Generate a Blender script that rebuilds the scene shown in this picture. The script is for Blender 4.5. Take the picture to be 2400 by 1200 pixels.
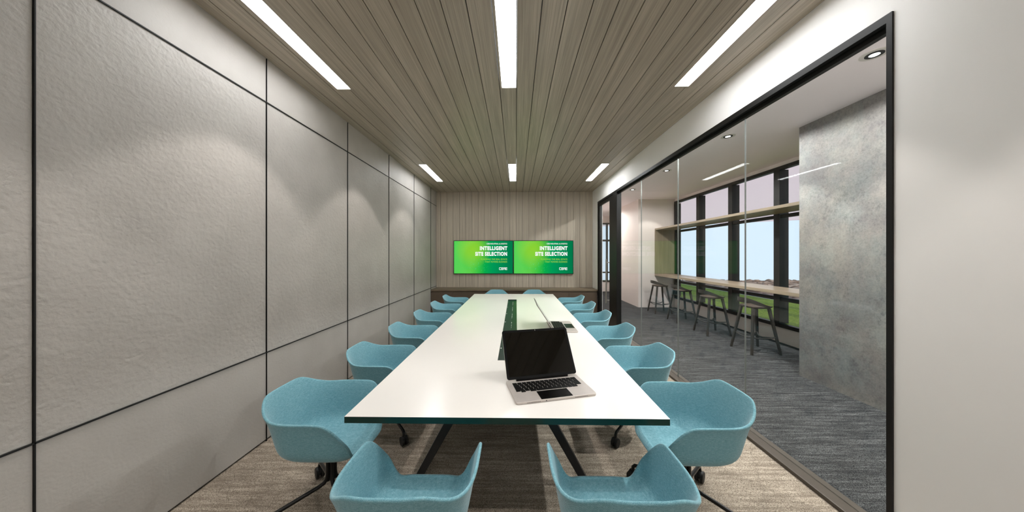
import bpy, bmesh, math, random
from mathutils import Vector, Matrix

for o in list(bpy.data.objects): bpy.data.objects.remove(o, do_unlink=True)
S = bpy.context.scene
COL = S.collection
R = math.radians
random.seed(7)

# ------------------------------------------------------------------ camera
PSI = math.atan(9.5 / 680.0)
cam = bpy.data.cameras.new('camera')
cam.sensor_width = 36.0
cam.lens = 36.0 * 680.0 / 2400.0
cam.shift_y = -3.0 / 2400.0
cam.clip_start = 0.05
cam.clip_end = 300
co = bpy.data.objects.new('camera', cam); COL.objects.link(co)
co.location = (0, 0, 1.6); co.rotation_euler = (R(90), 0, PSI)
S.camera = co

# ------------------------------------------------------------------ view, world, key numbers for light
S.view_settings.view_transform = 'Standard'
S.view_settings.look = 'None'
S.view_settings.gamma = 1.0
S.view_settings.use_curve_mapping = False
S.view_settings.exposure = 0.0
S.cycles.use_denoising = True
S.cycles.max_bounces = 10
S.cycles.diffuse_bounces = 6
S.cycles.transparent_max_bounces = 16
S.cycles.sample_clamp_indirect = 6.0
S.cycles.caustics_reflective = False
S.cycles.caustics_refractive = False

W = bpy.data.worlds.new('sky'); S.world = W; W.use_nodes = True
bg = W.node_tree.nodes['Background']
bg.inputs[0].default_value = (0.76, 0.87, 0.985, 1); bg.inputs[1].default_value = 1.2

STRIP = 24.0          # radiance of the linear ceiling lights
SPOT = 50.0          # watts of each narrow spot between the planks
HALL_SPOT = 250.0     # watts of each corridor downlight

# room numbers (metres)
XL, XR, YB, ZC, YF = -2.148, 2.046, 7.79, 3.285, -3.0

def spot_lamp(name, loc, power, half, col=(1, .95, .90), blend=.25, rad=.03):
    l = bpy.data.lights.new(name, 'SPOT'); l.energy = power; l.spot_size = 2 * R(half); l.spot_blend = blend
    l.color = col; l.shadow_soft_size = rad
    o = bpy.data.objects.new(name, l); COL.objects.link(o); o.location = loc
    return o
for y in (0.45, 2.15, 3.85, 5.5):
    for x in (-1.47, 1.37):
        spot_lamp('ceiling_spot_lamp', (x, y, ZC - .01), SPOT, 42)
HALL_Y = (0.80, 2.479, 4.164, 5.844, 7.54)
for y in HALL_Y:
    spot_lamp('corridor_spot_lamp', (3.01, y, ZC - .03), HALL_SPOT * (.62 if y < 7 else .3), 50, (1, .955, .93), .25)
    spot_lamp('corridor_wide_lamp', (3.01, y, ZC - .03), HALL_SPOT * (.42 if y < 7 else .2), 87, (1, .965, .965), .2)
spot_lamp('corridor_spot_lamp', (4.0, 8.35, ZC - .01), 40, 42)
spot_lamp('corridor_spot_lamp', (3.0, 10.8, ZC - .01), HALL_SPOT, 84, (1, .965, .965), .4)
sun = bpy.data.lights.new('sun', 'SUN'); sun.energy = 4.5; sun.angle = R(1); sun.color = (1, .95, .86)
so_ = bpy.data.objects.new('sun', sun); COL.objects.link(so_)
so_.rotation_euler = Vector((.06, .95, -.31)).to_track_quat('-Z', 'Y').to_euler()
po = bpy.data.lights.new('window_portal', 'AREA'); po.shape = 'RECTANGLE'; po.size = 2.9; po.size_y = 5.0
po.cycles.is_portal = True
pb = bpy.data.objects.new('window_portal', po); COL.objects.link(pb); pb.location = (5.06, 6.4, 1.75); pb.rotation_euler = (0, R(90), 0)

# ------------------------------------------------------------------ material helpers
def lin(c):
    f = lambda v: (v / 255 / 12.92) if v / 255 <= .04045 else ((v / 255 + .055) / 1.055) ** 2.4
    return (f(c[0]), f(c[1]), f(c[2]), 1)

class NT:
    def __init__(s, name):
        s.m = bpy.data.materials.new(name); s.m.use_nodes = True; s.t = s.m.node_tree; s.t.nodes.clear()
        s.out = s.t.nodes.new('ShaderNodeOutputMaterial')
    def n(s, typ, **kw):
        nd = s.t.nodes.new(typ)
        for k, v in kw.items():
            if k in nd.inputs.keys() if isinstance(k, str) else False: pass
            setattr(nd, k, v)
        return nd
    def link(s, a, b): s.t.links.new(a, b)
    def coord(s, kind='Object', scale=(1, 1, 1), rot=(0, 0, 0), loc=(0, 0, 0)):
        tc = s.n('ShaderNodeTexCoord'); mp = s.n('ShaderNodeMapping')
        mp.inputs['Scale'].default_value = scale; mp.inputs['Rotation'].default_value = rot; mp.inputs['Location'].default_value = loc
        s.link(tc.outputs[kind], mp.inputs['Vector']); return mp.outputs[0]
    def noise(s, vec, scale, detail=3, rough=.5):
        n = s.n('ShaderNodeTexNoise'); n.inputs['Scale'].default_value = scale; n.inputs['Detail'].default_value = detail
        n.inputs['Roughness'].default_value = rough; s.link(vec, n.inputs['Vector']); return n.outputs['Fac']
    def voro(s, vec, scale, feat='F1'):
        n = s.n('ShaderNodeTexVoronoi'); n.feature = feat; n.inputs['Scale'].default_value = scale
        s.link(vec, n.inputs['Vector']); return n.outputs['Distance']
    def ramp(s, fac, stops):
        r = s.n('ShaderNodeValToRGB'); e = r.color_ramp.elements
        while len(e) > 1: e.remove(e[-1])
        e[0].position = stops[0][0]; e[0].color = stops[0][1]
        for p, c in stops[1:]:
            x = e.new(p); x.color = c
        s.link(fac, r.inputs[0]); return r.outputs[0]
    def math(s, op, a, b=None, c=None):
        n = s.n('ShaderNodeMath'); n.operation = op
        for i, v in enumerate((a, b, c)):
            if v is None: continue
            if isinstance(v, (int, float)): n.inputs[i].default_value = v
            else: s.link(v, n.inputs[i])
        return n.outputs[0]
    def mix(s, fac, a, b, mode='MIX'):
        n = s.n('ShaderNodeMix'); n.data_type = 'RGBA'; n.blend_type = mode
        for sock, v in ((n.inputs[0], fac), (n.inputs[6], a), (n.inputs[7], b)):
            if isinstance(v, (int, float)): sock.default_value = v
            elif isinstance(v, tuple): sock.default_value = v
            else: s.link(v, sock)
        return n.outputs[2]
    def bump(s, h, strength=.3, dist=.01):
        b = s.n('ShaderNodeBump'); b.inputs['Strength'].default_value = strength; b.inputs['Distance'].default_value = dist
        s.link(h, b.inputs['Height']); return b.outputs[0]
    def bsdf(s, color, rough=.5, metal=0, normal=None, spec=.5, coat=0):
        b = s.n('ShaderNodeBsdfPrincipled')
        if isinstance(color, tuple): b.inputs['Base Color'].default_value = color
        else: s.link(color, b.inputs['Base Color'])
        if isinstance(rough, (int, float)): b.inputs['Roughness'].default_value = rough
        else: s.link(rough, b.inputs['Roughness'])
        b.inputs['Metallic'].default_value = metal; b.inputs['Specular IOR Level'].default_value = spec
        b.inputs['Coat Weight'].default_value = coat
        if normal is not None: s.link(normal, b.inputs['Normal'])
        s.link(b.outputs[0], s.out.inputs[0]); return b

def plain(name, rgb, rough=.5, metal=0, spec=.5, var=.06, scale=12, bump=0):
    t = NT(name); v = t.coord(); nz = t.noise(v, scale, 4)
    c = lin(rgb); lo = tuple(x * (1 - var) for x in c[:3]) + (1,); hi = tuple(min(1, x * (1 + var)) for x in c[:3]) + (1,)
    col = t.ramp(nz, [(.3, lo), (.7, hi)])
    nm = t.bump(t.noise(v, scale * 8, 2), bump, .002) if bump else None
    t.bsdf(col, rough, metal, nm, spec); return t.m

def glow(name, rgb, strength):
    t = NT(name); e = t.n('ShaderNodeEmission'); e.inputs[0].default_value = rgb; e.inputs[1].default_value = strength
    t.link(e.outputs[0], t.out.inputs[0]); return t.m

def glass_mat(name, tint=(.93, .96, .95, 1), ior=1.5, gain=1.0):
    t = NT(name)
    tr = t.n('ShaderNodeBsdfTransparent'); tr.inputs[0].default_value = tint
    gl = t.n('ShaderNodeBsdfGlossy'); gl.inputs['Roughness'].default_value = 0.0
    lw = t.n('ShaderNodeLayerWeight'); lw.inputs[0].default_value = .5
    r0 = ((ior - 1) / (ior + 1)) ** 2
    fac = t.math('ADD', t.math('MULTIPLY', t.math('POWER', lw.outputs['Facing'], 5.0), 1 - r0), r0)
    mx = t.n('ShaderNodeMixShader')
    t.link(t.math('MULTIPLY', fac, gain), mx.inputs[0]); t.link(tr.outputs[0], mx.inputs[1]); t.link(gl.outputs[0], mx.inputs[2])
    t.link(mx.outputs[0], t.out.inputs[0]); return t.m

def wood_mat(name, axis, dark, light, rough=.42, width=.17, spec=.35, coat=0.0):
    t = NT(name)
    sc = [22.0, 22.0, 22.0]; sc[axis] = .35
    fine = [130.0, 130.0, 130.0]; fine[axis] = 1.6
    geo = t.n('ShaderNodeNewGeometry')
    tc = t.n('ShaderNodeTexCoord')
    off = t.math('MULTIPLY', geo.outputs['Random Per Island'], 37.0)
    cb = t.n('ShaderNodeCombineXYZ'); t.link(off, cb.inputs[0]); t.link(off, cb.inputs[1]); t.link(off, cb.inputs[2])
    ad = t.n('ShaderNodeVectorMath'); t.link(tc.outputs['Object'], ad.inputs[0]); t.link(cb.outputs[0], ad.inputs[1])
    def mp(s):
        m = t.n('ShaderNodeMapping'); m.inputs['Scale'].default_value = s; t.link(ad.outputs[0], m.inputs[0]); return m.outputs[0]
    a = t.noise(mp(sc), 1.0, 3, .55); b = t.noise(mp(fine), 1.0, 3, .6)
    f = t.math('ADD', t.math('MULTIPLY', a, .38), t.math('MULTIPLY', b, .62))
    col = t.ramp(f, [(.30, lin(dark)), (.5, lin(tuple((x + y) / 2 for x, y in zip(dark, light)))), (.70, lin(light))])
    br = t.math('ADD', t.math('MULTIPLY', geo.outputs['Random Per Island'], .08), .96)
    hs = t.n('ShaderNodeHueSaturation'); t.link(br, hs.inputs['Value']); t.link(col, hs.inputs['Color'])
    t.bsdf(hs.outputs[0], rough, 0, t.bump(b, .12, .001), spec, coat); return t.m

def carpet_mat(name, dark, mid, light, seed=0.0):
    t = NT(name)
    v = t.coord(loc=(seed, seed, 0))
    st = t.noise(t.coord(scale=(2.2, 32, 1), loc=(seed, 0, 0)), 1.0, 4, .6)
    st2 = t.noise(t.coord(scale=(9, 130, 1), loc=(seed, 0, 0)), 1.0, 2, .6)
    loop = t.voro(t.coord(scale=(290, 200, 1), rot=(0, 0, R(28))), 1.0)
    f = t.math('ADD', t.math('MULTIPLY', st, .5), t.math('ADD', t.math('MULTIPLY', st2, .3), t.math('MULTIPLY', loop, -.5)))
    col = t.ramp(f, [(.04, lin(dark)), (.23, lin(mid)), (.44, lin(light))])
    t.bsdf(col, .95, 0, t.bump(t.math('MULTIPLY', loop, -1.0), .5, .004), .1); return t.m

M = {}
M['plank_ceiling'] = wood_mat('plank_ceiling_wood', 1, (142, 131, 116), (194, 182, 164), rough=.36, spec=.5)
M['plank_wall'] = wood_mat('plank_wall_wood', 2, (166, 155, 139), (212, 201, 183), rough=.5)
M['oak_x'] = wood_mat('oak_counter_wood', 1, (126, 111, 92), (172, 157, 136), rough=.35)
M['oak_z'] = wood_mat('oak_panel_wood', 2, (112, 99, 82), (150, 136, 115), rough=.4)
M['groove'] = plain('dark_groove', (20, 19, 17), .8)
M['paint'] = plain('white_paint', (250, 247, 244), .6, var=.01, scale=3)
M['hall_paint'] = plain('hall_paint', (226, 215, 209), .6, var=.015, scale=3)
M['hall_ceiling'] = plain('hall_ceiling_paint', (253, 243, 245), .6, var=.01, scale=3)
M['black_frame'] = plain('black_frame_metal', (23, 22, 21), .45, .0, .3)
M['threshold'] = plain('bronze_threshold', (82, 74, 66), .45, .2)
M['black_metal'] = plain('black_metal', (22, 21, 20), .3, .3)
M['rubber'] = plain('black_rubber', (14, 14, 14), .6)
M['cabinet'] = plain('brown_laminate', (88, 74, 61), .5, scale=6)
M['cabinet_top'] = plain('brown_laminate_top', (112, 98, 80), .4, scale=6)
M['white_top'] = plain('white_table_laminate', (240, 236, 230), .22, 0, .5, var=.008, scale=2)
M['green_edge'] = plain('dark_green_edge', (6, 52, 46), .25)
M['tray_green'] = plain('green_glass_tray', (26, 44, 37), .3, 0, .4)
M['white_dot'] = plain('white_dot_mat', (235, 235, 230), .4)
M['silver'] = plain('silver_aluminium', (200, 192, 186), .35, .35)
M['key'] = plain('black_key', (10, 10, 10), .45, 0, .15)
M['screen_off'] = plain('dark_glass_screen', (10, 9, 7), .04, 0, .6)
M['pad'] = plain('black_trackpad', (7, 7, 7), .2, 0, .2)
M['steel'] = plain('brushed_steel', (178, 174, 166), .4, .3)
M['stool'] = plain('black_stained_wood', (50, 47, 43), .5, scale=20)
M['stool_seat'] = plain('dark_brown_leather', (74, 62, 54), .5, scale=20)
M['glass'] = glass_mat('clear_glass', ior=1.4, gain=.55)
M['window_glass'] = glass_mat('window_glass', tint=(.97, .98, 1, 1), ior=1.3, gain=.5)
M['strip'] = glow('lit_diffuser', (.972, .988, 1, 1), STRIP)
M['lamp_lens'] = glow('lit_downlight_lens', (1, .97, .92, 1), 12)
M['joint'] = plain('clear_silicone', (124, 126, 123), .25)
M['trim_white'] = plain('white_trim', (215, 210, 204), .5)
def soffit_mat():
    t = NT('translucent_white_soffit')  # translucency added so sky light brightens the soffit's underside
    a = t.n('ShaderNodeBsdfTranslucent'); a.inputs[0].default_value = lin((252, 238, 240))
    b = t.n('ShaderNodeBsdfDiffuse'); b.inputs[0].default_value = lin((250, 240, 246))
    mx = t.n('ShaderNodeMixShader'); mx.inputs[0].default_value = .25
    t.link(a.outputs[0], mx.inputs[1]); t.link(b.outputs[0], mx.inputs[2]); t.link(mx.outputs[0], t.out.inputs[0]); return t.m
M['soffit'] = soffit_mat()
M['carpet'] = carpet_mat('beige_carpet', (124, 113, 101), (178, 165, 149), (230, 217, 200))
M['hall_carpet'] = carpet_mat('grey_carpet', (34, 35, 37), (80, 81, 82), (148, 148, 147), 5.0)

def panel_mat(name, size, strength):
    t = NT(name)
    v = t.coord(); wob = t.noise(v, 9, 3)
    m = t.n('ShaderNodeVectorMath'); m.operation = 'ADD'
    nt = t.n('ShaderNodeTexNoise'); nt.inputs['Scale'].default_value = 14; t.link(v, nt.inputs['Vector'])
    sc = t.n('ShaderNodeVectorMath'); sc.operation = 'SCALE'; sc.inputs['Scale'].default_value = .06; t.link(nt.outputs['Color'], sc.inputs[0])
    t.link(v, m.inputs[0]); t.link(sc.outputs[0], m.inputs[1])
    cell = t.voro(m.outputs[0], size, 'SMOOTH_F1')
    h = t.math('ADD', t.math('MULTIPLY', cell, .8), t.math('MULTIPLY', t.noise(v, size * 1.6, 4, .6), .7))
    col = t.ramp(t.noise(v, 3, 2), [(.3, lin((182, 177, 171))), (.7, lin((192, 187, 181)))])
    t.bsdf(col, .5, 0, t.bump(h, strength, .008), .4); return t.m
M['leather'] = panel_mat('grey_embossed_panel', 34, .45)
M['leather_fine'] = panel_mat('grey_fine_panel', 60, .12)

def fabric_mat():
    t = NT('teal_woven_fabric')
    v = t.coord()
    tc = t.n('ShaderNodeTexCoord'); sp = t.n('ShaderNodeSeparateXYZ'); t.link(tc.outputs['Object'], sp.inputs[0])
    hz = t.math('ADD', t.math('MULTIPLY', sp.outputs[2], 1.0), t.math('MULTIPLY', sp.outputs[1], .55))
    s1 = t.math('SINE', t.math('MULTIPLY', hz, 1250.0))
    s2 = t.math('SINE', t.math('MULTIPLY', t.math('ADD', sp.outputs[0], t.math('MULTIPLY', sp.outputs[1], .8)), 1050.0))
    w = t.math('MULTIPLY', s1, s2)
    th = t.noise(t.coord(scale=(520, 520, 620)), 1.0, 1)
    f = t.math('ADD', t.math('MULTIPLY', w, .05), t.math('ADD', t.math('MULTIPLY', th, .65), t.math('MULTIPLY', t.noise(t.coord(scale=(60, 60, 240)), 1.0, 2), .25)))
    col = t.ramp(f, [(.27, lin((86, 134, 148))), (.45, lin((120, 173, 186))), (.64, lin((166, 207, 214)))])
    b = t.bsdf(col, .9, 0, t.bump(f, .35, .0015), .2)
    b.inputs['Sheen Weight'].default_value = .35; b.inputs['Sheen Roughness'].default_value = .4
    return t.m
M['fabric'] = fabric_mat()

def concrete_mat():
    t = NT('mottled_concrete'); v = t.coord()
    a = t.noise(v, 1.3, 8, .62); b = t.noise(t.coord(loc=(9, 3, 1), scale=(1, 1, .6)), 3.2, 7, .7)
    base = t.ramp(a, [(.32, lin((104, 104, 106))), (.46, lin((122, 122, 122))), (.56, lin((136, 136, 132))), (.7, lin((150, 146, 142)))])
    warm = t.ramp(b, [(.42, lin((138, 129, 121))), (.6, lin((138, 141, 135)))])
    c = t.mix(.45, base, warm)
    blot = t.ramp(t.noise(t.coord(scale=(1, 1, .8)), 6.0, 12, .9), [(.38, (.52, .52, .55, 1)), (.48, (.92, .92, .92, 1)), (.60, (1, 1, .99, 1)), (.68, (1.3, 1.28, 1.24, 1))])
    c = t.mix(.9, c, blot, 'MULTIPLY')
    big = t.ramp(t.noise(t.coord(loc=(4, 7, 2)), 1.6, 6, .75), [(.4, (.82, .82, .86, 1)), (.56, (1.03, 1.02, 1.01, 1))])
    c = t.mix(1.0, c, big, 'MULTIPLY')
    grain = t.ramp(t.noise(v, 55, 4, .8), [(.36, (.80, .80, .81, 1)), (.5, (1, 1, 1, 1)), (.66, (1.12, 1.11, 1.1, 1))])
    c = t.mix(1.0, c, grain, 'MULTIPLY')
    pits = t.ramp(t.voro(v, 38), [(.05, (.4, .38, .36, 1)), (.12, (1, 1, 1, 1))])
    c = t.mix(t.ramp(t.noise(v, 9, 3), [(.5, (0, 0, 0, 1)), (.6, (1, 1, 1, 1))]), c, t.mix(1.0, c, pits, 'MULTIPLY'))
    t.bsdf(c, .75, 0, t.bump(t.noise(v, 30, 6, .7), .25, .004), .3); return t.m
M['concrete'] = concrete_mat()

def grass_mat():
    t = NT('lawn_grass'); v = t.coord()
    c = t.ramp(t.noise(v, 14, 8, .85), [(.36, lin((58, 84, 26))), (.5, lin((98, 124, 42))), (.64, lin((150, 168, 76)))])
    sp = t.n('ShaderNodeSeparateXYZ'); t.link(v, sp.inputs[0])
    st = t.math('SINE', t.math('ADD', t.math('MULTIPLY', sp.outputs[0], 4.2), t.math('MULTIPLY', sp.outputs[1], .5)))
    c = t.mix(t.ramp(st, [(.45, (0, 0, 0, 1)), (.6, (.45, .45, .45, 1))]), c, lin((62, 88, 36)))  # darker bands painted into the grass, standing in for shadow bands
    t.bsdf(c, .9, 0, t.bump(t.noise(v, 40, 4, .8), .8, .03), .1); return t.m
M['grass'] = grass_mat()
def gravel_mat():
    t = NT('brown_stone_gravel'); v = t.coord()
    n = t.n('ShaderNodeTexVoronoi'); n.inputs['Scale'].default_value = 1.5; t.link(v, n.inputs['Vector'])
    sp = t.n('ShaderNodeSeparateColor'); t.link(n.outputs['Color'], sp.inputs[0])
    c = t.ramp(sp.outputs[0], [(0, lin((112, 92, 82))), (.5, lin((142, 120, 108))), (1, lin((172, 154, 142)))])
    e = t.ramp(n.outputs['Distance'], [(.4, (1, 1, 1, 1)), (.75, (.4, .36, .34, 1))])
    t.bsdf(t.mix(1.0, c, e, 'MULTIPLY'), .9, 0, t.bump(n.outputs['Distance'], 1.0, -.1), .2); return t.m
M['gravel'] = gravel_mat()

def screen_mat():
    t = NT('lit_green_slide')
    tc = t.n('ShaderNodeTexCoord'); sp = t.n('ShaderNodeSeparateXYZ'); t.link(tc.outputs['Generated'], sp.inputs[0])
    x, y = sp.outputs[0], sp.outputs[2]
    def dist(cx, cy, kx, ky):
        a = t.math('MULTIPLY', t.math('SUBTRACT', x, cx), kx); b = t.math('MULTIPLY', t.math('SUBTRACT', y, cy), ky)
        return t.math('SQRT', t.math('ADD', t.math('MULTIPLY', a, a), t.math('MULTIPLY', b, b)))
    xs = t.math('ADD', x, t.math('MULTIPLY', t.math('SUBTRACT', .5, y), -.12))
    base = t.ramp(x, [(0.0, lin((74, 206, 84))), (.28, lin((90, 204, 74))), (.42, lin((50, 190, 66))), (.52, lin((10, 170, 74))), (.66, lin((0, 152, 86))), (1.0, lin((0, 118, 72)))])
    lime = t.ramp(dist(.32, .74, 1.9, 1.0), [(0.0, (1, 1, 1, 1)), (.2, (.8, .8, .8, 1)), (.58, (0, 0, 0, 1))])
    c = t.mix(lime, base, lin((140, 208, 48)))
    # dotted rings
    d = dist(.46, .42, 1.78, 1.0)
    ang = t.math('ARCTAN2', t.math('SUBTRACT', y, .42), t.math('SUBTRACT', x, .46))
    rings = t.math('SINE', t.math('MULTIPLY', d, 170.0)); beads = t.math('SINE', t.math('MULTIPLY', ang, 150.0))
    dots = t.math('GREATER_THAN', t.math('MULTIPLY', rings, beads), .25)
    msk = t.ramp(d, [(.12, (0, 0, 0, 1)), (.22, (.5, .5, .5, 1)), (.5, (.15, .15, .15, 1)), (.62, (.9, .9, .9, 1)), (.9, (.7, .7, .7, 1))])
    side = t.ramp(x, [(0.0, (.75, .75, .75, 1)), (.36, (.8, .8, .8, 1)), (.5, (0, 0, 0, 1))])
    f = t.math('MULTIPLY', t.math('MULTIPLY', dots, msk), t.math('MULTIPLY', side, .5))
    c = t.mix(f, c, lin((150, 240, 120)))
    # scattered sparks on the lower middle
    vs = t.n('ShaderNodeTexVoronoi'); vs.inputs['Scale'].default_value = 34; t.link(tc.outputs['Generated'], vs.inputs['Vector'])
    sm = t.ramp(dist(.38, .18, 1.5, 1.0), [(.0, (1, 1, 1, 1)), (.34, (0, 0, 0, 1))])
    sf = t.math('MULTIPLY', t.math('LESS_THAN', vs.outputs['Distance'], .22), sm)
    c = t.mix(t.math('MULTIPLY', sf, .6), c, lin((90, 240, 190)))
    e = t.n('ShaderNodeEmission'); t.link(c, e.inputs[0]); e.inputs[1].default_value = 1.0
    t.link(e.outputs[0], t.out.inputs[0]); return t.m
M['slide'] = screen_mat()
M['text_white'] = glow('lit_white_text', (1, 1, 1, 1), 1.0)
M['text_lime'] = glow('lit_lime_text', lin((170, 226, 70)), 1.0)

# ------------------------------------------------------------------ mesh helpers
class MB:
    def __init__(s): s.bm = bmesh.new()
    def box(s, x0, x1, y0, y1, z0, z1, mi=0):
        v = [s.bm.verts.new((x, y, z)) for z in (z0, z1) for y in (y0, y1) for x in (x0, x1)]
        for f in ((0, 2, 3, 1), (4, 5, 7, 6), (0, 1, 5, 4), (2, 6, 7, 3), (0, 4, 6, 2), (1, 3, 7, 5)):
            fc = s.bm.faces.new([v[i] for i in f]); fc.material_index = mi
        return s
    def hexa(s, lo, hi, mi=0):          # two quads of 4 points (bottom, top) in the same order
        a = [s.bm.verts.new(p) for p in lo]; b = [s.bm.verts.new(p) for p in hi]
        s.bm.faces.new(a[::-1]); s.bm.faces.new(b)
        for i in range(4): s.bm.faces.new((a[i], a[(i + 1) % 4], b[(i + 1) % 4], b[i]))
        return s
    def prism(s, pts, z0, z1):          # polygon in xy
        a = [s.bm.verts.new((x, y, z0)) for x, y in pts]; b = [s.bm.verts.new((x, y, z1)) for x, y in pts]
        s.bm.faces.new(a[::-1]); s.bm.faces.new(b); n = len(pts)
        for i in range(n): s.bm.faces.new((a[i], a[(i + 1) % n], b[(i + 1) % n], b[i]))
        return s
    def tube(s, pts, r, n=10, cap=True, sy=1.0):
        pts = [Vector(p) for p in pts]; rings = []; up = None
        rr = r if isinstance(r, (list, tuple)) else [r] * len(pts)
        for i, p in enumerate(pts):
            d = (pts[min(i + 1, len(pts) - 1)] - pts[max(i - 1, 0)]).normalized()
            if up is None:
                up = Vector((0, 0, 1)) if abs(d.z) < .9 else Vector((1, 0, 0))
            side = d.cross(up).normalized(); up = side.cross(d).normalized()
            rings.append([s.bm.verts.new(p + (side * math.cos(t) + up * math.sin(t) * sy) * rr[i]) for t in [2 * math.pi * k / n for k in range(n)]])
        for a, b in zip(rings, rings[1:]):
            for k in range(n): s.bm.faces.new((a[k], a[(k + 1) % n], b[(k + 1) % n], b[k]))
        if cap: s.bm.faces.new(rings[0][::-1]); s.bm.faces.new(rings[-1])
        return s
    def cyl(s, c, axis, r, h, n=20, r2=None):
        ax = Vector(axis).normalized(); c = Vector(c)
        return s.tube([c - ax * h / 2, c + ax * h / 2], [r, r if r2 is None else r2], n)
    def build(s, name, mat, parent=None, smooth=False, bevel=0, seg=2, local=None):
        bmesh.ops.recalc_face_normals(s.bm, faces=s.bm.faces)
        me = bpy.data.meshes.new(name); s.bm.to_mesh(me); s.bm.free()
        for m in (mat if isinstance(mat, list) else [mat]): me.materials.append(m)
        o = bpy.data.objects.new(name, me); COL.objects.link(o)
        if parent: o.parent = parent
        if smooth:
            for p in me.polygons: p.use_smooth = True
            if smooth != 'full': me.set_sharp_from_angle(angle=R(40))
        if bevel:
            b = o.modifiers.new('bevel', 'BEVEL'); b.width = bevel; b.segments = seg; b.limit_method = 'ANGLE'
        return o

def tag(o, label=None, cat=None, group=None, kind=None):
    if label: o['label'] = label
    if cat: o['category'] = cat
    if group: o['group'] = group
    if kind: o['kind'] = kind
    return o
def empty(name, loc=(0, 0, 0), rz=0):
    o = bpy.data.objects.new(name, None); COL.objects.link(o); o.location = loc; o.rotation_euler = (0, 0, rz); o.empty_display_size = .1
    return o
def struct(o, label=None): tag(o, label, None, None, 'structure'); return o
def copy_tree(o, parent=None):
    c = o.copy(); COL.objects.link(c); c.parent = parent
    for ch in list(o.children): copy_tree(ch, c)
    return c
def rrect(w, d, r, n=6, cx=0, cy=0):
    pts = []
    for sx, sy, a0 in ((1, 1, 0), (-1, 1, 90), (-1, -1, 180), (1, -1, 270)):
        for k in range(n + 1):
            a = R(a0 + 90 * k / n); pts.append((cx + sx * (w / 2 - r) + r * math.cos(a), cy + sy * (d / 2 - r) + r * math.sin(a)))
    return pts
def smooth01(t): t = max(0, min(1, t)); return t * t * (3 - 2 * t)

# ------------------------------------------------------------------ room shell
struct(MB().box(XL - .2, 2.08, YF - .1, YB + .15, -.1, 0).build('floor', M['carpet']))
struct(MB().box(2.08, 5.03, YF - .1, 12.9, -.1, 0).build('floor_corridor', M['hall_carpet']))

strips = []          # (x0, x1, y0, y1)
for y0, y1 in ((-2.06, -.80), (1.66, 2.93), (5.40, 6.65)):
    for x0, x1 in ((-1.822, -1.68), (-.145, .003), (1.585, 1.727)):
        strips.append((x0, x1, y0, y1))
m = MB(); PW = .17; k = -13
while True:
    a, b = .005 + PW * k, .005 + PW * (k + 1); k += 1
    if a > XR: break
    if b < XL: continue
    a2, b2 = max(a, XL), min(b, XR)
    if b2 - a2 < .01: continue
    a2 += .0034; b2 -= .0034
    hits = sorted([s for s in strips if s[0] < b2 and s[1] > a2], key=lambda s: s[2])
    y = YF
    for s in hits:
        m.box(a2, b2, y, s[2], ZC, ZC + .018)
        if s[0] - a2 > .002: m.box(a2, s[0], s[2], s[3], ZC, ZC + .018)
        if b2 - s[1] > .002: m.box(s[1], b2, s[2], s[3], ZC, ZC + .018)
        y = s[3]
    m.box(a2, b2, y, YB, ZC, ZC + .018)
ceil = struct(m.build('ceiling', M['plank_ceiling']))
MB().box(XL - .2, XR + .1, YF - .1, YB + .15, ZC + .08, ZC + .2).build('ceiling_backing', M['groove'], ceil)

# left wall: dark backing with panels
wl = struct(MB().box(XL - .2, XL - .016, YF, YB + .15, 0, ZC + .08).build('wall_left', M['groove']))
ys = [1.262 + 1.202 * k for k in range(-4, 7)]
ys[0] = YF; ys[-1] = YB
ys = [YF] + [1.262 + 1.202 * k for k in range(-3, 6)] + [YB]
zs = [.014, .76, 2.91, ZC + .01]
for a, b in zip(ys, ys[1:]):
    for i in range(3):
        MB().box(XL - .015, XL, a + .001, b - .001, zs[i] + (.001 if i else 0), zs[i + 1] - .001).build(
            'wall_panel', M['leather'] if i == 1 else M['leather_fine'], wl, bevel=.006 if i == 1 else .003, seg=3)

for y in ys[1:-1]:
    MB().box(XL - .01, XL + .008, y - .002, y + .002, 0, ZC - .001).build('joint_trim', M['rubber'], wl)
for z in zs[1:3]:
    MB().box(XL - .01, XL + .008, YF, YB - .001, z - .0035, z + .0035).build('joint_trim', M['rubber'], wl)

# back wall: vertical planks
m = MB(); k = -13
while True:
    a, b = .005 + PW * k, .005 + PW * (k + 1); k += 1
    if a > XR: break
    if b < XL: continue
    m.box(max(a, XL) + .002, min(b, XR) - .003, YB, YB + .018, 0, ZC)
wb = struct(m.build('wall_back', M['plank_wall']))
MB().box(XL - .2, 2.16, YB + .02, YB + .15, 0, ZC + .1).build('wall_backing', M['groove'], wb)
struct(MB().box(XL - .2, XR + .3, YF - .1, YF, 0, ZC + .1).build('wall_front', M['paint']))
# right wall around the glazing
GZ = 2.92
struct(MB().box(XR, 2.16, YF, 1.60, 0, ZC + .1).box(XR, 2.16, 1.60, 7.28, GZ, ZC + .1).box(XR, 2.16, 7.28, YB + .02, 0, ZC + .1).build('wall_right', M['paint']))

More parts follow.
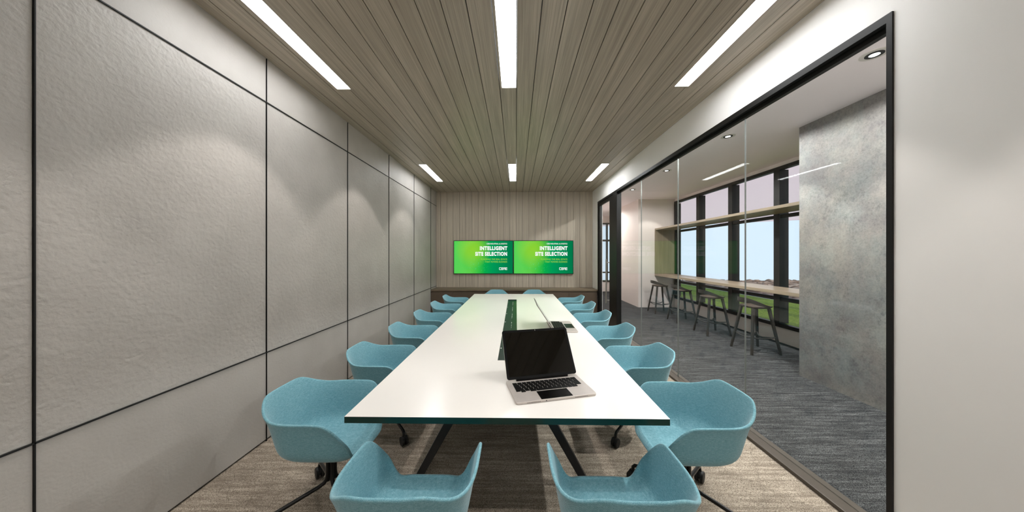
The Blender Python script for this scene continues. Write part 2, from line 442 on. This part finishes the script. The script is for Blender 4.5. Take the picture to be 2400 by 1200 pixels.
# ------------------------------------------------------------------ glass partition (window_1)
w1 = struct(empty('window_1', (2.1, 3.7, 0)))
def part(mb, name, mat, parent, **kw):
    o = mb.build(name, mat, parent, **kw); o.matrix_parent_inverse = Matrix.Translation(parent.location).inverted() if parent.rotation_euler.z == 0 else parent.matrix_basis.inverted()
    return o
part(MB().box(2.036, 2.15, 1.60, 1.625, 0, GZ), 'jamb', M['black_frame'], w1)
part(MB().box(2.036, 2.07, 1.625, 7.28, 2.874, GZ).box(2.07, 2.13, 1.625, 7.28, 2.90, GZ), 'header', M['black_frame'], w1)
part(MB().box(2.078, 2.112, 1.625, 5.92, 2.845, 2.90), 'top_channel', M['black_frame'], w1)
part(MB().box(2.010, 2.15, 1.625, 7.28, 0, .028), 'threshold', M['threshold'], w1, bevel=.006)
part(MB().box(2.036, 2.13, 5.90, 6.13, .028, 2.874), 'post', M['black_frame'], w1, bevel=.003)
pj = [1.625, 2.68, 3.78, 4.88, 5.90]
for a, b in zip(pj, pj[1:]):
    part(MB().box(2.090, 2.100, a + .0014, b - .0014, .028, 2.90), 'glass_pane', M['glass'], w1)
for y in pj[1:-1]:
    part(MB().box(2.088, 2.102, y - .0010, y + .0010, .028, 2.86), 'silicone_joint', M['joint'], w1)
# glass door
d1 = struct(empty('door_1', (2.06, 7.25, 0)))
part(MB().box(2.05, 2.09, 7.14, 7.24, .03, 2.87).box(2.05, 2.09, 6.135, 6.40, .03, 2.87).box(2.05, 2.09, 6.40, 7.14, 2.80, 2.87).box(2.05, 2.09, 6.40, 7.14, .03, .12),
     'door_frame', M['black_frame'], d1, bevel=.002)
part(MB().box(2.066, 2.074, 6.40, 7.14, .12, 2.80), 'glass_pane', M['glass'], d1)
part(MB().box(1.985, 2.010, 6.44, 6.475, .52, 1.50).box(2.010, 2.066, 6.45, 6.465, .58, .60).box(2.010, 2.066, 6.45, 6.465, 1.42, 1.44), 'door_handle', M['steel'], d1, bevel=.003)
part(MB().box(2.036, 2.14, 7.245, 7.28, 0, 2.874), 'door_jamb', M['black_frame'], d1)

# ------------------------------------------------------------------ corridor shell
XW = 4.83
struct(MB().box(2.16, 5.03, YF - .1, 13.2, ZC, ZC + .1).build('ceiling_corridor', M['hall_ceiling']))
struct(MB().box(XW, XW + .2, YF, 10.9, 0, .28).box(XW, XW + .2, YF, 10.9, 3.21, ZC).box(XW, XW + .2, YF, 3.9, .28, 3.21).build('wall_window_side', M['hall_paint']))
struct(MB().box(3.72, XW, 8.88, 10.9, 0, ZC).build('wall_corridor_end', M['hall_paint']))
struct(MB().box(2.16, 5.03, YF - .1, YF, 0, ZC).build('wall_corridor_front', M['hall_paint']))
struct(MB().box(2.02, 2.16, YB + .15, 13.1, 0, ZC).build('wall_corridor_inner', M['hall_paint']))
struct(MB().box(2.02, 3.35, 12.7, 12.9, 0, ZC).box(3.35, 4.83, 12.7, 12.9, 0, .42).box(3.35, 4.83, 12.7, 12.9, 2.98, ZC).build('wall_corridor_far', M['hall_paint']))
struct(MB().box(4.83, 5.03, 10.9, 12.9, 0, ZC).build('wall_corridor_recess', M['hall_paint']))
cc = MB().box(3.755, XW, 2.25, 3.90, 0, ZC).build('concrete_column', M['concrete']); struct(cc)

# window_2 : long window behind the bar
w2 = struct(empty('window_2', (XW, 6.4, 0)))
for z0, z1 in ((.28, .345), (3.15, 3.21)):
    part(MB().box(XW - .03, XW + .06, 3.90, 8.88, z0, z1), 'frame_rail', M['black_frame'], w2)
for z0, z1 in ((.76, .83), (2.27, 2.33)):
    part(MB().box(XW - .02, XW + .05, 3.90, 8.88, z0, z1), 'transom', M['black_frame'], w2)
for y0, y1 in ((8.80, 8.88), (7.67, 7.79), (6.51, 6.63), (5.35, 5.47), (4.19, 4.31)):
    part(MB().box(XW - .035, XW + .13, y0, y1, .345, 3.15), 'mullion', M['black_frame'], w2)
for a, b in ((3.90, 4.19), (4.31, 5.35), (5.47, 6.51), (6.63, 7.67), (7.79, 8.80)):
    for z0, z1 in ((.345, .76), (.83, 2.27), (2.33, 3.15)):
        part(MB().box(XW + .012, XW + .02, a, b, z0, z1), 'window_pane', M['window_glass'], w2)
# window_3 : far end of the corridor
w3 = struct(empty('window_3', (4.1, 12.7, 0)))
for z0, z1 in ((.42, .48), (.80, .86), (2.18, 2.26), (2.92, 2.98)):
    part(MB().box(3.35, 4.83, 12.68, 12.76, z0, z1), 'transom', M['black_frame'], w3)
for x in (3.35, 3.93, 4.77):
    part(MB().box(x, x + .06, 12.66, 12.78, .42, 2.98), 'mullion', M['black_frame'], w3)
for a, b in ((3.41, 3.93), (3.99, 4.77)):
    part(MB().box(a, b, 12.71, 12.72, .48, 2.92), 'window_pane', M['window_glass'], w3)

# outside
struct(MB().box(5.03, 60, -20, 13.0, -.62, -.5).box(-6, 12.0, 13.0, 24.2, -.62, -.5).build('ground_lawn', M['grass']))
m = MB(); bm = m.bm
from mathutils import noise
nx, ny = 120, 80
def lump(x, y):
    d = noise.voronoi(Vector((x * 1.5, y * 1.5, 0)))[0]
    return .22 * min(1.0, max(0.0, d[1] - d[0]) * 1.6) + .05 * noise.random()
grid = [[bm.verts.new((12.4 + i * .17, 10.5 + j * .172, -.52 + lump(i * .17, j * .172) * min(1, i / 2, j / 2, (ny - 1 - j) / 6))) for j in range(ny)] for i in range(nx)]
for i in range(nx - 1):
    for j in range(ny - 1): bm.faces.new((grid[i][j], grid[i + 1][j], grid[i + 1][j + 1], grid[i][j + 1]))
tag(m.build('stone_bed', M['gravel']), 'bed of brown broken stones beyond the lawn outside the windows', 'stones', kind='stuff')
struct(MB().prism([(5.03, 2.0), (16.0, 2.0), (15.8, 13.2), (14.0, 14.4), (9.3, 17.2), (5.03, 17.4)], 3.30, 3.55).build('soffit_outside', M['soffit']))

# ------------------------------------------------------------------ bar unit in front of the window
bar = empty('window_bar', (4.5, 6.4, 0))
tag(bar, 'light oak window bar with long counter and matching upper shelf', 'bar counter')
part(MB().box(4.21, 4.79, 3.91, 8.87, .965, 1.02), 'countertop', M['oak_x'], bar, bevel=.002)
part(MB().box(4.21, 4.79, 3.91, 8.87, 2.345, 2.395), 'upper_shelf', M['oak_x'], bar, bevel=.002)
part(MB().box(4.21, 4.79, 8.83, 8.875, 1.02, 2.345), 'side_panel', M['oak_z'], bar, bevel=.002)

# ------------------------------------------------------------------ stools (local: front = +x towards counter)
def make_stool():
    t = empty('bar_stool')
    # seat
    m = MB(); bm = m.bm; N = 40; rings = []
    for r, z in ((.0, .742), (.45, .743), (.8, .750), (.97, .758), (1.0, .752), (.97, .738), (.8, .724), (.0, .718)):
        if r == 0: rings.append([bm.verts.new((0.01, 0, z))])
        else:
            ring = []
            for k in range(N):
                a = 2 * math.pi * k / N; c, s_ = math.cos(a), math.sin(a)
                x = .01 + .195 * r * math.copysign(abs(c) ** .75, c); y = .205 * r * math.copysign(abs(s_) ** .75, s_) * (1 - .12 * (c + 1) / 2)
                ring.append(bm.verts.new((x, y, z)))
            rings.append(ring)
    for a, b in zip(rings, rings[1:]):
        for k in range(N):
            if len(a) == 1: bm.faces.new((a[0], b[k], b[(k + 1) % N]))
            elif len(b) == 1: bm.faces.new((b[0], a[(k + 1) % N], a[k]))
            else: bm.faces.new((a[k], b[k], b[(k + 1) % N], a[(k + 1) % N]))
    m.build('seat', M['stool_seat'], t, smooth=True)
    # wrapped back lip
    m = MB(); bm = m.bm; sec = []
    for k in range(33):
        u = -1 + 2 * k / 32; a = math.pi + u * R(128); q = abs(u)
        px, py = .01 + .215 * math.cos(a) * (1 if math.cos(a) < 0 else 1.0), .222 * math.sin(a)
        top = .768 + .125 * (1 - smooth01((q - .12) / .8)); h = .016 + .052 * (1 - smooth01((q - .3) / .65))
        lean = 1 + .10 * (top - .76) / .12; th = .016
        o_ = lambda s_, z: bm.verts.new((.01 + (px - .01) * lean * s_, py * lean * s_, z))
        sec.append([o_(1, top), o_(1 - th / .2, top - .004), o_(1 - th / .2, top - h), o_(1, top - h)])
    for a, b in zip(sec, sec[1:]):
        for k in range(4): bm.faces.new((a[k], a[(k + 1) % 4], b[(k + 1) % 4], b[k]))
    bm.faces.new(sec[0][::-1]); bm.faces.new(sec[-1])
    m.build('backrest', M['stool'], t, smooth=True)
    for sx in (-1, 1):
        for sy in (-1, 1):
            tx, ty, fx, fy = .125 * sx, .125 * sy, .228 * sx, .222 * sy
            w, w2_ = .020, .015
            lo = [(fx - w2_, fy - w2_, 0), (fx + w2_, fy - w2_, 0), (fx + w2_, fy + w2_, 0), (fx - w2_, fy + w2_, 0)]
            hi = [(tx - w, ty - w, .73), (tx + w, ty - w, .73), (tx + w, ty + w, .73), (tx - w, ty + w, .73)]
            MB().hexa(lo, hi).build('leg', M['stool'], t, bevel=.004)
    c = .186
    ends = [(c, c), (-c, c), (-c, -c), (c, -c)]
    for i in range(4):
        p, q = ends[i], ends[(i + 1) % 4]; pts = []
        bow = .45 if i in (0, 3) else (.25 if i == 2 else .1)
        for k in range(13):
            s_ = k / 12; x = p[0] + (q[0] - p[0]) * s_; y = p[1] + (q[1] - p[1]) * s_
            f = 1 - bow * math.sin(math.pi * s_) ** 1.3
            if i in (0, 2): y *= f
            else: x *= f
            pts.append((x, y, .27 - .035 * math.sin(math.pi * s_)))
        m = MB().tube(pts, .010, 8); m.build('footrest', M['stool'], t, smooth=True)
    return t
st0 = make_stool(); lab = ['bar stool nearest the concrete column', 'bar stool second from the concrete column', 'bar stool second from the white end wall', 'bar stool nearest the white end wall']
for i, y in enumerate((4.90, 5.97, 7.04, 8.11)):
    s_ = st0 if i == 0 else copy_tree(st0)
    s_.location = (3.985, y, 0)
    tag(s_, 'black low-backed ' + lab[i] + ' behind the glass', 'stool', 'bar stools along the window counter')

# ------------------------------------------------------------------ ceiling lights
names = {0: 'left', 1: 'middle', 2: 'right'}
for i, (x0, x1, y0, y1) in enumerate(strips):
    cx, cy = (x0 + x1) / 2, (y0 + y1) / 2
    t = empty('linear_ceiling_light', (cx, cy, ZC))
    row = ('behind the viewer', 'nearest row', 'far row by the screens')[i // 3]
    pos = ('over the left chairs', 'over the table centre', 'over the right chairs')[i % 3]
    tag(t, 'white recessed linear ceiling light %s, %s' % (pos, row), 'ceiling light', 'linear lights in the plank ceiling')
    hx, hy = (x1 - x0) / 2, (y1 - y0) / 2
    MB().box(-hx + .0005, hx - .0005, -hy + .0005, hy - .0005, .012, .016).build('diffuser', M['strip'], t)
    MB().box(-hx, -hx + .003, -hy, hy, -.001, .03).box(hx - .003, hx, -hy, hy, -.001, .03).box(-hx, hx, -hy, -hy + .003, -.001, .03).box(-hx, hx, hy - .003, hy, -.001, .03).build('frame', M['trim_white'], t)
def ring(r0, r1, z0, z1, n=40):
    m = MB(); bm = m.bm; L = []
    for r, z in ((r0, z0), (r1, z0), (r1, z1), (r0, z1)):
        L.append([bm.verts.new((r * math.cos(2 * math.pi * k / n), r * math.sin(2 * math.pi * k / n), z)) for k in range(n)])
    for a in range(4):
        A, B = L[a], L[(a + 1) % 4]
        for k in range(n): bm.faces.new((A[k], A[(k + 1) % n], B[(k + 1) % n], B[k]))
    return m
dl0 = None
dlab = {1: 'round black-rimmed downlight nearest the viewer in the corridor ceiling', 2: 'round black-rimmed downlight second nearest in the corridor ceiling', 3: 'small black-rimmed corridor downlight, third from the viewer', 4: 'smallest, farthest black-rimmed downlight in the corridor ceiling'}
for i, y in enumerate(HALL_Y):
    if i == 0: continue
    if dl0 is None:
        dl0 = empty('recessed_downlight'); d_ = dl0
        ring(.052, .088, -.004, 0).build('trim_ring', M['trim_white'], dl0)
        ring(.032, .056, -.008, -.001).build('black_rim', M['rubber'], dl0)
        MB().cyl((0, 0, -.004), (0, 0, 1), .032, .004, 30).build('lens', M['lamp_lens'], dl0)
    else: d_ = copy_tree(dl0)
    d_.location = (3.01, y, ZC)
    tag(d_, dlab[i], 'downlight', 'corridor downlights')

# ------------------------------------------------------------------ screens
def text(body, size, x, y, z, mat, parent, name='lettering', bold=0.0, align='RIGHT', sx=1.0, space=1.0):
    cu = bpy.data.curves.new(name, 'FONT'); cu.body = body; cu.size = size; cu.align_x = align; cu.offset = bold; cu.space_character = space
    cu.extrude = .0008; cu.resolution_u = 3
    tmp = bpy.data.objects.new('tmp', cu); COL.objects.link(tmp)
    dg = bpy.context.evaluated_depsgraph_get(); me = bpy.data.meshes.new_from_object(tmp.evaluated_get(dg))
    bpy.data.objects.remove(tmp, do_unlink=True)
    me.materials.clear(); me.materials.append(mat)
    for v in me.vertices:
        px, py, pz = v.co; v.co = (x + px * sx, y - pz, z + py)
    bm = bmesh.new(); bm.from_mesh(me); bpy.data.meshes.remove(me)
    bm.faces.ensure_lookup_table()
    iv = sorted((min(v.co.x for v in f.verts), max(v.co.x for v in f.verts), f.index) for f in bm.faces)
    words, end = [[]], None
    for a, b, i in iv:
        if end is not None and a - end > size * sx * .20: words.append([])
        words[-1].append(i); end = b if end is None else max(end, b)
    for wd in words:
        keep = set(wd); b2 = bm.copy(); b2.faces.ensure_lookup_table()
        bmesh.ops.delete(b2, geom=[f for f in b2.faces if f.index not in keep], context='FACES')
        m2 = bpy.data.meshes.new(name); b2.to_mesh(m2); b2.free(); m2.materials.append(mat)
        o = bpy.data.objects.new(name, m2); COL.objects.link(o); o.parent = parent
    bm.free()
def cbre_logo(x1, z0, h, y, parent):
    # blocky rounded capitals drawn with bars: C B R E, right edge at x1
    m = None; w = h * .74; g = h * .10; s = h * .2; x = x1 - 4 * w - 3 * g
    def bar(a, b, c, d): m.box(x + a * w, x + b * w, y - .002, y, z0 + c * h, z0 + d * h)
    # C
    for q in (lambda: (bar(.12, 1, .8, 1), bar(0, .2, .12, .88), bar(.12, 1, 0, .2)),
              lambda: (bar(0, .88, .8, 1), bar(0, .2, 0, 1), bar(.1, .9, .42, .58), bar(.8, 1, .55, .9), bar(.8, 1, .1, .46), bar(0, .88, 0, .2)),
              lambda: (bar(0, .9, .8, 1), bar(.8, 1, .5, .9), bar(.1, .9, .38, .56), bar(.0, .2, 0, .66), bar(.78, 1, 0, .42)),
              lambda: (bar(0, 1, .8, 1), bar(0, .2, 0, 1), bar(.1, 1, .42, .58), bar(0, 1, 0, .2))):
        m = MB(); q(); x += w + g
        m.build('logo_letter', M['text_white'], parent)
def make_tv():
    t = empty('wall_screen')
    w, h = 1.596, .892
    MB().box(-w / 2, w / 2, -.03, .022, -h / 2, h / 2).build('housing', M['rubber'], t, bevel=.003)
    scr = MB().box(-w / 2 + .014, w / 2 - .014, -.0315, -.030, -h / 2 + .014, h / 2 - .014).build('display', M['slide'], t)
    Y = -.033; RX = w / 2 - .162
    text('\u00b7 CBRE INDUSTRIAL & LOGISTICS', .050, RX, Y, h / 2 - .104, M['text_white'], scr, sx=.78, bold=.0004)
    text('INTELLIGENT', .135, RX, Y, h / 2 - .252, M['text_white'], scr, sx=.80, bold=.0070, space=1.16)
    text('SITE SELECTION', .135, RX, Y, h / 2 - .402, M['text_white'], scr, sx=.765, bold=.0070, space=1.16)
    text('POWERING THE REAL ESTATE', .062, RX, Y, h / 2 - .522, M['text_lime'], scr, sx=.79, bold=-.0002, space=1.08)
    text('THAT POWERS BUSINESS', .062, RX, Y, h / 2 - .590, M['text_lime'], scr, sx=.79, bold=-.0002, space=1.08)
    cbre_logo(RX, -h / 2 + .108, .066, Y + .001, scr)
    return t
tv = make_tv(); tv.location = (-.872, YB - .024, 1.533)
tag(tv, 'wall-mounted screen with green slide, the left one of the pair', 'screen', 'pair of green screens')
tv2 = copy_tree(tv); tv2.location = (.728, YB - .024, 1.533)
tag(tv2, 'wall-mounted screen with green slide, the right one, nearer the glass', 'screen', 'pair of green screens')

# ------------------------------------------------------------------ low cabinet
CY = 7.275
cab = empty('low_cabinet', (0, 7.5, 0)); tag(cab, 'long low brown cabinet under the two green screens', 'cabinet')
part(MB().box(XL + .002, 2.03, CY + .02, YB - .002, 0, .665), 'body', M['cabinet'], cab)
part(MB().box(XL + .002, 2.036, CY, YB - .002, .685, .725).box(XL + .01, 2.02, CY + .03, YB - .01, .665, .685), 'worktop', M['cabinet_top'], cab, bevel=.002)
dx = [-2.144, -1.617, -.99, -.40, .075, .68, 1.32, 2.028]
for a, b in zip(dx, dx[1:]):
    part(MB().box(a + .0015, b - .0015, CY + .001, CY + .019, .06, .655), 'cabinet_door', M['cabinet'], cab, bevel=.001)

# ------------------------------------------------------------------ table
TX0, TX1, TY0, TY1, TZ = -.912, .805, 1.528, 6.355, .74
SX0, SX1, SY0, SY1 = -.150, .010, 2.36, 5.57
tb = empty('conference_table', (-.053, 3.94, 0)); tag(tb, 'long white conference table with dark green edge and black legs', 'table')
m = MB(); bm = m.bm
def loop(x0, x1, y0, y1, z): return [bm.verts.new(p) for p in ((x0, y0, z), (x1, y0, z), (x1, y1, z), (x0, y1, z))]
oT, oB = loop(TX0, TX1, TY0, TY1, TZ), loop(TX0, TX1, TY0, TY1, TZ - .034)
iT, iB = loop(SX0, SX1, SY0, SY1, TZ), loop(SX0, SX1, SY0, SY1, TZ - .034)
for k in range(4):
    j = (k + 1) % 4
    bm.faces.new((oT[k], oT[j], iT[j], iT[k])).material_index = 0
    bm.faces.new((oB[j], oB[k], iB[k], iB[j])).material_index = 1
    bm.faces.new((oB[k], oB[j], oT[j], oT[k])).material_index = 1
    bm.faces.new((iB[j], iB[k], iT[k], iT[j])).material_index = 1
part(m, 'tabletop', [M['white_top'], M['green_edge']], tb)
tray = part(MB().box(SX0, SX1, SY0, SY1, TZ - .060, TZ - .014), 'cable_tray', M['tray_green'], tb)
y = 2.42; sk = None
def tray_glint(x, yy, w, l):  # small white pieces modelled in place of reflections on the glassy tray
    global sk
    if sk is None: sk = MB().box(-.5, .5, -.5, .5, 0, .0016).build('tray_glint', M['white_dot'], tray)
    else: sk = sk.copy(); COL.objects.link(sk); sk.parent = tray
    sk.location = (x, yy, TZ - .014); sk.scale = (w, l, 1)
while y < 5.5:
    for q in range(4):
        tray_glint(-.057, y, .006, .035 if q % 2 else .022); y += .085
    y += .05; tray_glint(SX0 + .010, y - .1, .012, .02); y += .14
def leg(fx, fy, tx, ty):
    w0, w1, d0, d1 = .026, .042, .022, .030
    lo = [(fx - w0, fy - d0, 0), (fx + w0, fy - d0, 0), (fx + w0, fy + d0, 0), (fx - w0, fy + d0, 0)]
    hi = [(tx - w1, ty - d1, .674), (tx + w1, ty - d1, .674), (tx + w1, ty + d1, .674), (tx - w1, ty + d1, .674)]
    part(MB().hexa(lo, hi), 'leg', M['black_metal'], tb, bevel=.004)
for fx, tx in ((-.71, -.31), (.50, .07)):
    leg(fx, 2.0, tx, 2.25); leg(fx, 5.88, tx, 5.63)
part(MB().box(-.36, -.26, 2.0, 5.9, .674, .706).box(.02, .12, 2.0, 5.9, .674, .706).box(-.7, .6, 2.2, 2.3, .676, .704).box(-.7, .6, 5.6, 5.7, .676, .704), 'underframe', M['black_metal'], tb)

# ------------------------------------------------------------------ laptops
def make_laptop():
    t = empty('laptop')
    w, d, th = .508, .30, .014
    base = MB().prism(rrect(w, d, .018), .001, th).build('base', M['silver'], t, smooth=True, bevel=.002)
    for x0 in (-.19, .11):
        m = MB()
        for k in range(14): m.box(x0 + k * .006, x0 + k * .006 + .003, -d / 2 - .0006, -d / 2 + .002, .005, .0085)
        m.build('speaker_slot', M['key'], base)
    MB().box(-.075, -.069, -d / 2 - .0006, -d / 2 + .002, .005, .010).build('headphone_socket', M['key'], base)
    m = MB(); rows = 5; pitch = .0268; y1 = .098
    for r in range(rows):
        x = -.222; yy = y1 - r * pitch; first = (.032, .040, .046, .056, .03)[r]
        ws = [first]
        if r < 4:
            while sum(ws) + .031 < .418: ws.append(.031)
            ws.append(.444 - sum(ws))
        else: ws = [.03, .03, .03, .04, .17, .04, .03, .037, .037]
        for k, kw in enumerate(ws):
            if r == 4:
                if k in (0, 2): m.box(x + .0015, x + kw - .0015, yy - pitch * .45, yy - .002, th, th + .0022)
                elif k == 8: pass
                else: m.box(x + .0015, x + kw - .0015, yy - pitch + .003, yy, th, th + .0022)
            else: m.box(x + .0020, x + kw - .0020, yy - pitch + .0022, yy, th, th + .0022)
            x += kw
    m.build('keyboard', M['key'], base)
    MB().box(-.10, .10, -.142, -.042, th, th + .0008).build('trackpad', M['pad'], base)
    # lid
    L, sw, a = .335, .497, R(33.5)
    lid = MB()
    lid.prism(rrect(sw, L, .016, cy=L / 2), 0, .006)
    lo = lid.build('lid', M['silver'], t, smooth=True)
    lo.rotation_euler = (R(90) - a, 0, 0); lo.location = (0, .128, th + .010)
    # local +y of lid runs up the panel, local +z faces the user
    MB().prism(rrect(sw, L, .016, cy=L / 2), .0061, .0085).build('bezel', M['key'], lo, smooth=True)
    MB().prism(rrect(sw - .034, L - .034, .004, cy=L / 2), .0086, .0092).build('display', M['screen_off'], lo)
    MB().cyl((0, L - .008, .0088), (0, 0, 1), .0022, .001, 12).build('camera_lens', M['white_dot'], lo)
    MB().box(-.185, .185, .122, .136, th - .001, th + .016).build('hinge', M['key'], t, bevel=.003)
    return t
lp = make_laptop(); lp.location = (.212, 1.862, TZ); lp.rotation_euler = (0, 0, R(14))
tag(lp, 'open silver laptop with black screen facing the viewer at the near table end', 'laptop')
lp2 = copy_tree(lp); lp2.location = (.537, 3.46, TZ); lp2.rotation_euler = (0, 0, R(90))
tag(lp2, 'open laptop turned sideways to the right chairs, halfway along the table', 'laptop')

# ------------------------------------------------------------------ armchairs (local front = +y)
def superell(a, c, s, n):
    return math.copysign(abs(c) ** (2 / n), c) * a, math.copysign(abs(s) ** (2 / n), s)
def make_chair():
    t = empty('swivel_armchair')
    m = MB(); bm = m.bm; N = 96; SEAT = .428
    def outl(phi, lvl):       # lvl 0: seat level, 1: arm/back top level
        c, s = math.cos(phi), math.sin(phi)
        ax = .222 + .050 * lvl
        yb = -.228 - .056 * lvl; yf = .262 + .030 * lvl
        n = 4.6 if s > 0 else 2.85
        x = math.copysign(abs(c) ** (2 / n), c) * ax; y = math.copysign(abs(s) ** (2 / n), s)
        y = y * yf if y > 0 else -y * yb
        return x, y
    def height(phi):
        x, y = outl(phi, 1)
        ARM, BACK = .683, .766
        if y < -.09:                       # back
            fy = smooth01((-.10 - y) / .11); fx = smooth01((.275 - abs(x)) / .17)
            return ARM + (BACK - ARM) * fy * fx
        if y < .10: return ARM
        f = (y - .10) / .188
        return ARM - (ARM - SEAT) * f ** 1.8 if f < 1 else SEAT
    rings = [[bm.verts.new((0, .02, SEAT - .010))]]
    phis = [2 * math.pi * k / N for k in range(N)]
    for sc_ in (.25, .5, .72, .86):
        rings.append([bm.verts.new((outl(p, 0)[0] * sc_, .02 * (1 - sc_) + outl(p, 0)[1] * sc_, SEAT - .010 * (1 - sc_ ** 3))) for p in phis])
    for q in (.08, .18, .3, .42, .56, .7, .85, .97, 1.0):
        rg = []
        for p in phis:
            H = height(p) - SEAT; wv = smooth01(H / .10)
            h = q * H; lv = h / .255
            rr = .86 + .14 * (1 - (1 - min(1, h / .045)) ** 2.4)
            x0, y0 = outl(p, lv)
            if q > .9 and H > .05: pass
            flare = 1 + .035 * max(0, (q - .7) / .3) ** 2 * wv
            wx, wy, wz = x0 * rr * flare, .02 * (1 - rr) + y0 * rr * flare, SEAT + h
            x1, y1 = outl(p, 0); fs = .86 + .15 * q
            fx, fy, fz = x1 * fs, y1 * fs, SEAT - .022 * q ** 2
            rg.append(bm.verts.new((fx + (wx - fx) * wv, fy + (wy - fy) * wv, fz + (wz - fz) * wv)))
        rings.append(rg)
    for a, b in zip(rings, rings[1:]):
        for k in range(N):
            if len(a) == 1: bm.faces.new((a[0], b[k], b[(k + 1) % N]))
            else: bm.faces.new((a[k], b[k], b[(k + 1) % N], a[(k + 1) % N]))
    o = m.build('shell', M['fabric'], t, smooth='full')
    sd = o.modifiers.new('thick', 'SOLIDIFY'); sd.thickness = .014; sd.offset = -1.0
    bv = o.modifiers.new('sub', 'SUBSURF'); bv.levels = 1; bv.render_levels = 1
    m = MB()
    for sx, sy in ((1, 1), (1, -1), (-1, 1), (-1, -1)): m.tube([(.014 * sx, .014 * sy, .402), (.014 * sx, .014 * sy, .17)], .0115, 10)
    m.cyl((0, 0, .398), (0, 0, 1), .06, .012, 24)
    m.build('column', M['black_metal'], t, smooth=True)
    for sx, sy in ((1, 1), (-1, 1), (-1, -1), (1, -1)):
        P = lambda r, z: (sx * r * .7071, sy * r * .7071, z)
        pts = [P(.020, .30), P(.020, .22), P(.024, .185), P(.040, .165), P(.07, .155), P(.18, .138), P(.29, .120), P(.318, .112), P(.33, .098), P(.332, .075)]
        lg = MB().tube(pts, .0115, 12).build('leg', M['black_metal'], t, smooth=True)
        m = MB()
        cx, cy = sx * .332 * .7071, sy * .332 * .7071
        tang = Vector((-sy, sx, 0)).normalized()
        ctr = Vector((cx, cy, .037)) 
        for k in (-1, 1): m.cyl(ctr + tang * .016 * k, tang, .036, .020, 24)
        m.cyl(ctr + Vector((0, 0, .012)), tang, .030, .012, 16)
        m.cyl((cx, cy, .065), (0, 0, 1), .012, .03, 12)
        m.build('castor', M['rubber'], lg, smooth=True, bevel=.003)
    return t
ch0 = make_chair(); first = True
def place(x, y, rz, label, group):
    global first
    c = ch0 if first else copy_tree(ch0); first = False
    c.location = (x, y, 0); c.rotation_euler = (0, 0, R(rz)); tag(c, label, 'chair', group)
ordn = ['nearest the viewer', 'second from the viewer', 'third from the viewer', 'fourth from the viewer', 'fifth from the viewer', 'farthest from the viewer']
for i in range(6):
    y = 1.835 + .829 * i
    place(-1.178, y, -90, 'blue fabric swivel armchair on the panelled wall side of the table, ' + ordn[i], 'blue armchairs along the left side of the table')
    place(1.063, y, 90, 'blue fabric swivel armchair on the glass side of the table, ' + ordn[i], 'blue armchairs along the right side of the table')
place(-.457, 1.305, 0, 'blue armchair at the near table end, left of the gap, back to the viewer', 'blue armchairs at the near table end')
place(.440, 1.305, 0, 'blue armchair at the near table end, in front of the laptop, back to the viewer', 'blue armchairs at the near table end')
place(-.465, 6.66, 180, 'blue armchair at the far table end below the left screen', 'blue armchairs at the far table end')
place(.425, 6.66, 180, 'blue armchair at the far table end below the right screen', 'blue armchairs at the far table end')
